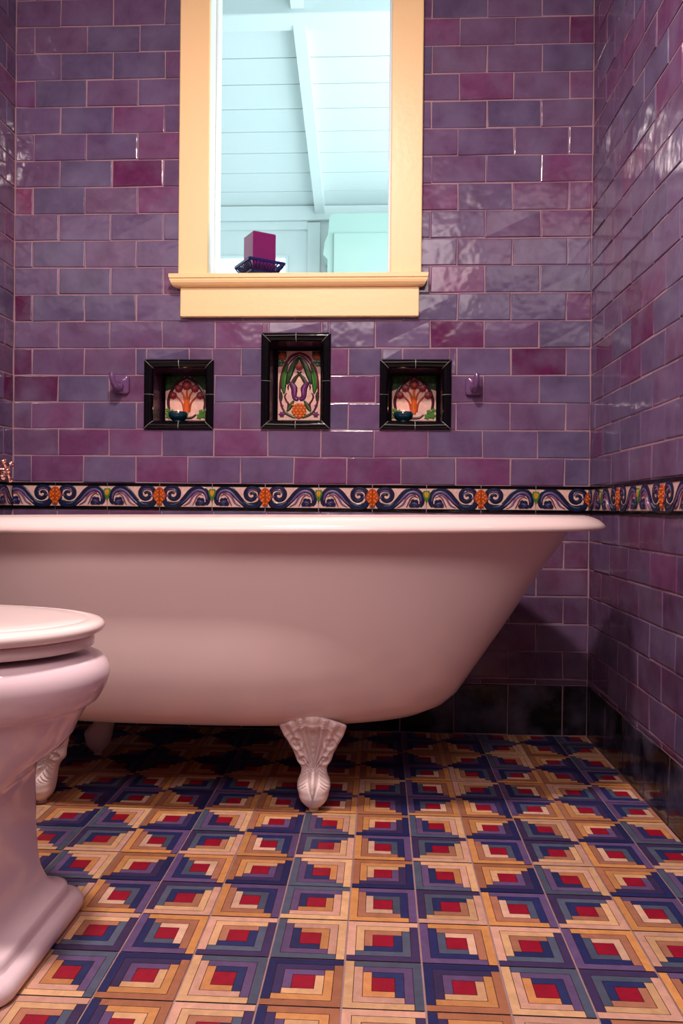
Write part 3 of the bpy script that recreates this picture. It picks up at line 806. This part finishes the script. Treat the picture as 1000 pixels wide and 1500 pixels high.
            R.rib([(X(.27),Y(.84)),(X(.24),Y(.78)),(X(.25),Y(.70))],[.006,.022,.006],DARK,.0026)
            R.rib([(X(.21),Y(.64)),(X(.165),Y(.56)),(X(.20),Y(.46)),(X(.25),Y(.38)),(X(.225),Y(.27))],[.01,.022,.022,.026,.014],MAR,.0026)
            R.rib([(X(.38),Y(.46)),(X(.33),Y(.38)),(X(.27),Y(.28)),(X(.22),Y(.21))],[.006,.036,.040,.012],(66,92,38),.0030,edge=(DARK,.010))
            R.rib([(X(.42),Y(.06)),(X(.30),Y(.11)),(X(.2),Y(.17)),(X(.13),Y(.22))],[.02,.034,.03,.006],(58,76,38),.003)
            R.disc(X(.10),Y(.14),.085,(104,40,92),.003,n=12,petal=.4); R.disc(X(.07),Y(.55),.05,(32,54,32),.002,n=8,ry=.13)
            R.disc(X(.10),Y(.34),.045,(110,44,100),.002,n=8,petal=.3)
        R.disc(.5,1.25*s,.095,(144,38,48),.003,n=12); R.disc(.5,1.27*s,.055,(190,90,50),.002,base=.003,n=8)
        R.poly([(.5,1.4*s),(.46,1.32*s),(.54,1.32*s)][::-1],(196,96,50),.003)
        R.disc(.5,.88*s,.07,(232,196,170),.001,n=14,ry=.15*s)
        R.poly([(.5,.03*s),(.6,.08*s),(.68,.2*s),(.64,.34*s),(.55,.4*s),(.45,.4*s),(.36,.34*s),(.32,.2*s),(.4,.08*s)],(186,78,28),.0046)
        for i in range(5):
            for j in range(4):
                u=.5+(j-1.5)*.085+(i%2)*.03-.015; v=(.1+i*.065)*s
                if abs(u-.5)<.17-.1*abs(v/s-.24)*2: R.disc(u,v,.026,(226,124,44),.0014,base=.004,n=6)
    mb.build('relief_panel',M_DECO,t)
    return (px0,pw,iz0)
nb=[niche(0,'small square niche with black border and stemmed flowers panel, left of the tall one',False),
    niche(1,'tall middle niche with black border, symmetrical scroll panel and orange shell',True),
    niche(2,'small square niche with black border and stemmed flowers panel, right of the tall one',False)]

def bowl(xc,z,label,side):
    t=thing('candle_bowl',(xc,.045,z),label,'candle holder','votive bowls in the niches')
    mb=MB(); mb.lathe([(0,0),(.017,0),(.0175,.003),(.014,.006),(.022,.010),(.0275,.018),(.0290,.025),(.0275,.0315),(.0255,.0325),(.0245,.031),(.026,.025),(.024,.018),(.018,.011),(0,.010)],c=(xc,.045,z),n=36)
    recalc(mb.build('bowl',M_BOWL,t))
    mb=MB(); mb.lathe([(0,.011),(.016,.011),(.016,.024),(.014,.0245),(0,.023)],c=(xc,.045,z),n=24); recalc(mb.build('tealight',M_CANDLE,t))
    mb=MB(); mb.lathe([(0,.024),(.002,.026),(.0026,.029),(.0016,.034),(0,.038)],c=(xc,.045,z),n=12); f=recalc(mb.build('flame',M_FLAME,t))
    l=bpy.data.lights.new('candle_light','POINT'); l.energy=.018; l.color=(1,.52,.38); l.shadow_soft_size=.004
    lo=bpy.data.objects.new('candle_light',l); COL.objects.link(lo); lo.location=(xc,.045,z+.046)
bowl(.4800,nb[0][2]+.0005,'dark teal votive bowl standing in the left niche','l')
bowl(1.1470,nb[2][2]+.0005,'dark teal votive bowl standing in the right niche','r')

# ------------------------------------------------------------------ ceramic robe hooks
def hook(xc,zc_,lean,label):
    t=thing('robe_hook',(xc,0,zc_),label,'hook','ceramic hooks beside the niches')
    w,h=.0245,.0275
    mb=MB(); rings=[]
    for o,d in ((.0,.0),(.008,.0),(.0115,.0015),(.013,.005),(.0165,.011),(.0175,.016)):
        a,b=w-d,h-d
        ring=[]
        for i in range(24):
            th=2*PI*i/24; c,s=math.cos(th),math.sin(th)
            ring.append((xc+a*math.copysign(abs(c)**.35,c),-o,zc_+b*math.copysign(abs(s)**.35,s)))
        rings.append(ring)
    mb.loft(rings); recalc(mb.build('backplate',M_HOOK,t))
    mb=MB()
    mb.tube([(xc,-.012,zc_-.006),(xc+lean*.1,-.026,zc_-.012),(xc+lean*.4,-.040,zc_-.010),(xc+lean*.7,-.050,zc_+.002),(xc+lean*.9,-.053,zc_+.016),(xc+lean,-.052,zc_+.028),(xc+lean,-.0515,zc_+.031)],
            [.0135,.0115,.0095,.0085,.0082,.0075,.004],n=14)
    mb.build('prong',M_HOOK,t)
hook(.3235,.9975,-.012,'purple glazed ceramic hook on the wall left of the left niche')
hook(1.3455,.9955,.002,'purple glazed ceramic hook on the wall right of the right niche')

# ------------------------------------------------------------------ candle on its stand on the sill
ZS=1.3130
def candle():
    cx,cy=.722,.028; rz=math.radians(32)
    st=thing('candle_stand',(cx,cy,ZS),'dark blue openwork iron candle stand on the window sill','candle stand')
    def rot(p): c,s=math.cos(rz),math.sin(rz); return (cx+c*p[0]-s*p[1],cy+s*p[0]+c*p[1],ZS+p[2])
    def rb(mb,x0,x1,y0,y1,z0,z1,f0=1,f1=1):
        P=[(x*f,y*f,z) for z,f in ((z0,f0),(z1,f1)) for x,y in ((x0,y0),(x1,y0),(x1,y1),(x0,y1))]
        mb.add([rot(p) for p in P],[(0,3,2,1),(4,5,6,7),(0,1,5,4),(1,2,6,5),(2,3,7,6),(3,0,4,7)])
    mb=MB(); rb(mb,-.0375,.0375,-.0375,.0375,.010,.0135); mb.build('tray',M_IRON,st)
    mb=MB()
    hs=.055
    for s in (-1,1):
        rb(mb,-hs,hs,s*hs-.0025,s*hs+.0025,.035,.0425); rb(mb,s*hs-.0025,s*hs+.0025,-hs,hs,.035,.0425)
        rb(mb,-.0405,.0405,s*.0405-.002,s*.0405+.002,.010,.0145); rb(mb,s*.0405-.002,s*.0405+.002,-.0405,.0405,.010,.0145)
    mb.build('rail',M_IRON,st)
    mb=MB()
    for side in range(4):
        for i in range(11):
            a=-1+2*i/10
            def P(r,z):
                if side==0: p=(a*r,-r,z)
                elif side==1: p=(r,a*r,z)
                elif side==2: p=(a*r,r,z)
                else: p=(-r,a*r,z)
                return rot(p)
            mb.tube([P(.0405,.014),P(.045,.022),P(.050,.028),P(.055,.038)],.0022,n=6)
    mb.build('lattice',M_IRON,st)
    for a in (0,1,2,3):
        mb=MB(); sx=(1,-1,-1,1)[a]; sy=(1,1,-1,-1)[a]
        mb.tube([rot((sx*.032,sy*.032,.012)),rot((sx*.037,sy*.037,.008)),rot((sx*.040,sy*.040,.004)),rot((sx*.044,sy*.044,.0028))],[.003,.0026,.0028,.0028],n=8)
        mb.build('foot',M_IRON,st)
    cd=thing('square_candle',(cx,cy,ZS+.0138),'plum purple square pillar candle standing on the iron stand','candle')
    mb=MB(); h=.0362
    mb.box(-h,h,-h,h,0,.113,bev=.0025)
    V=[(cx+math.cos(rz)*x-math.sin(rz)*y, cy+math.sin(rz)*x+math.cos(rz)*y, ZS+.0138+z) for x,y,z in mb.v]; mb.v=V
    mb.build('wax',M_WAX,cd)
    mb=MB(); mb.tube([(cx,cy,ZS+.127),(cx+.001,cy,ZS+.132),(cx+.002,cy,ZS+.136)],.0009,n=6); mb.build('wick',M_IRON,cd)
candle()

# ------------------------------------------------------------------ tap handle on the left wall
def tap():
    x,y,z=.030,-.262,.733
    t=thing('cross_handle_tap',(0,y,z),'polished metal cross handle tap on the left wall above the bathtub','tap')
    ry=lambda p:(p[0],y+p[1],z+p[2])
    mb=MB(); mb.tube([ry((0,0,0)),ry((.010,0,0)),ry((.012,0,0))],[.030,.028,.012],n=24); mb.build('escutcheon',M_CHROME,t)
    mb=MB(); mb.tube([ry((.012,0,0)),ry((.05,0,0)),ry((.07,0,0)),ry((.085,0,0)),ry((.105,0,0)),ry((.112,0,0))],[.011,.010,.014,.012,.015,.010],n=20); mb.build('stem',M_CHROME,t)
    for k in range(4):
        a=math.radians(38+90*k); c,s=math.cos(a),math.sin(a)
        f=lambda r,o=.108:ry((o,c*r,s*r))
        mb=MB(); mb.tube([f(.008),f(.014),f(.020),f(.024),f(.027),f(.031),f(.035),f(.0375)],[.006,.0045,.005,.0055,.0085,.0095,.0075,.002],n=14); mb.build('handle_arm',M_CHROME,t)
    mb=MB(); mb.tube([ry((.108,0,0)),ry((.116,0,0)),ry((.119,0,0))],[.010,.009,.003],n=16); mb.build('index_button',M_CHROME,t)
tap()

# ------------------------------------------------------------------ lights
def area(name,loc,rot,sx,sy,e,col):
    l=bpy.data.lights.new(name,'AREA'); l.shape='RECTANGLE'; l.size=sx; l.size_y=sy; l.energy=e; l.color=col
    o=bpy.data.objects.new(name,l); COL.objects.link(o); o.location=loc; o.rotation_euler=rot; return o
cl=thing('ceiling_lamp',(.86,-1.45,CEIL),'opal glass ceiling lamp above the bathroom floor','lamp')
mb=MB(); mb.lathe([(.17,0),(.17,-.012),(.155,-.018)],c=(.86,-1.45,CEIL),n=40); mb.build('lamp_base',M_CREAM,cl)
mb=MB(); mb.lathe([(.155,-.018),(.15,-.04),(.12,-.065),(.06,-.08),(0,-.083)],c=(.86,-1.45,CEIL),n=40); mb.build('lamp_shade',M_LAMP,cl)
WARM=(1,.83,.785)
area('lamp_glow',(.86,-1.45,CEIL-.09),(0,0,0),.15,.15,44,WARM)
area('ceiling_wash',(.84,-2.2,CEIL-.05),(math.radians(20),0,0),1.3,1.0,8,(1,.80,.79))  # soft fill added under the ceiling, standing in for its bounce
area('front_fill',(.84,-2.75,2.2),(math.radians(54),0,0),1.5,.6,24,(1,.82,.79))  # unseen soft light added behind the camera to brighten the tub front
# cool daylight in the boarded room
area('porch_daylight',(2.5,1.0,1.5),(0,math.radians(90),0),1.4,1.2,30,(.80,.945,1.0))
area('porch_daylight',(1.75,.5,1.5),(0,math.radians(115),0),.6,.5,9,(.80,.95,1.0))  # extra lamp added near the opening to brighten the left jamb

w=bpy.data.worlds.new('World'); S.world=w; w.use_nodes=True
w.node_tree.nodes['Background'].inputs[0].default_value=(.5,.45,.5,1); w.node_tree.nodes['Background'].inputs[1].default_value=.02

# ------------------------------------------------------------------ camera
cam=bpy.data.cameras.new('camera'); co=bpy.data.objects.new('camera',cam); COL.objects.link(co); S.camera=co
yaw,pi_,ro=-.0504,-.0033,.0095
f=Vector((math.sin(yaw)*math.cos(pi_),math.cos(yaw)*math.cos(pi_),math.sin(pi_)))
r=Vector((math.cos(yaw),-math.sin(yaw),0)); u=r.cross(f)
R_=r*math.cos(ro)+u*math.sin(ro); U_=-r*math.sin(ro)+u*math.cos(ro)
co.matrix_world=Matrix(((R_.x,U_.x,-f.x,1.0856),(R_.y,U_.y,-f.y,-2.2824),(R_.z,U_.z,-f.z,.6401),(0,0,0,1)))
cam.sensor_fit='VERTICAL'; cam.sensor_height=36; cam.lens=1160.36/1500*36; cam.clip_start=.02
S.view_settings.view_transform='Standard'; S.view_settings.look='None'; S.view_settings.gamma=1; S.view_settings.exposure=0
S.view_settings.use_curve_mapping=False
S.cycles.max_bounces=8
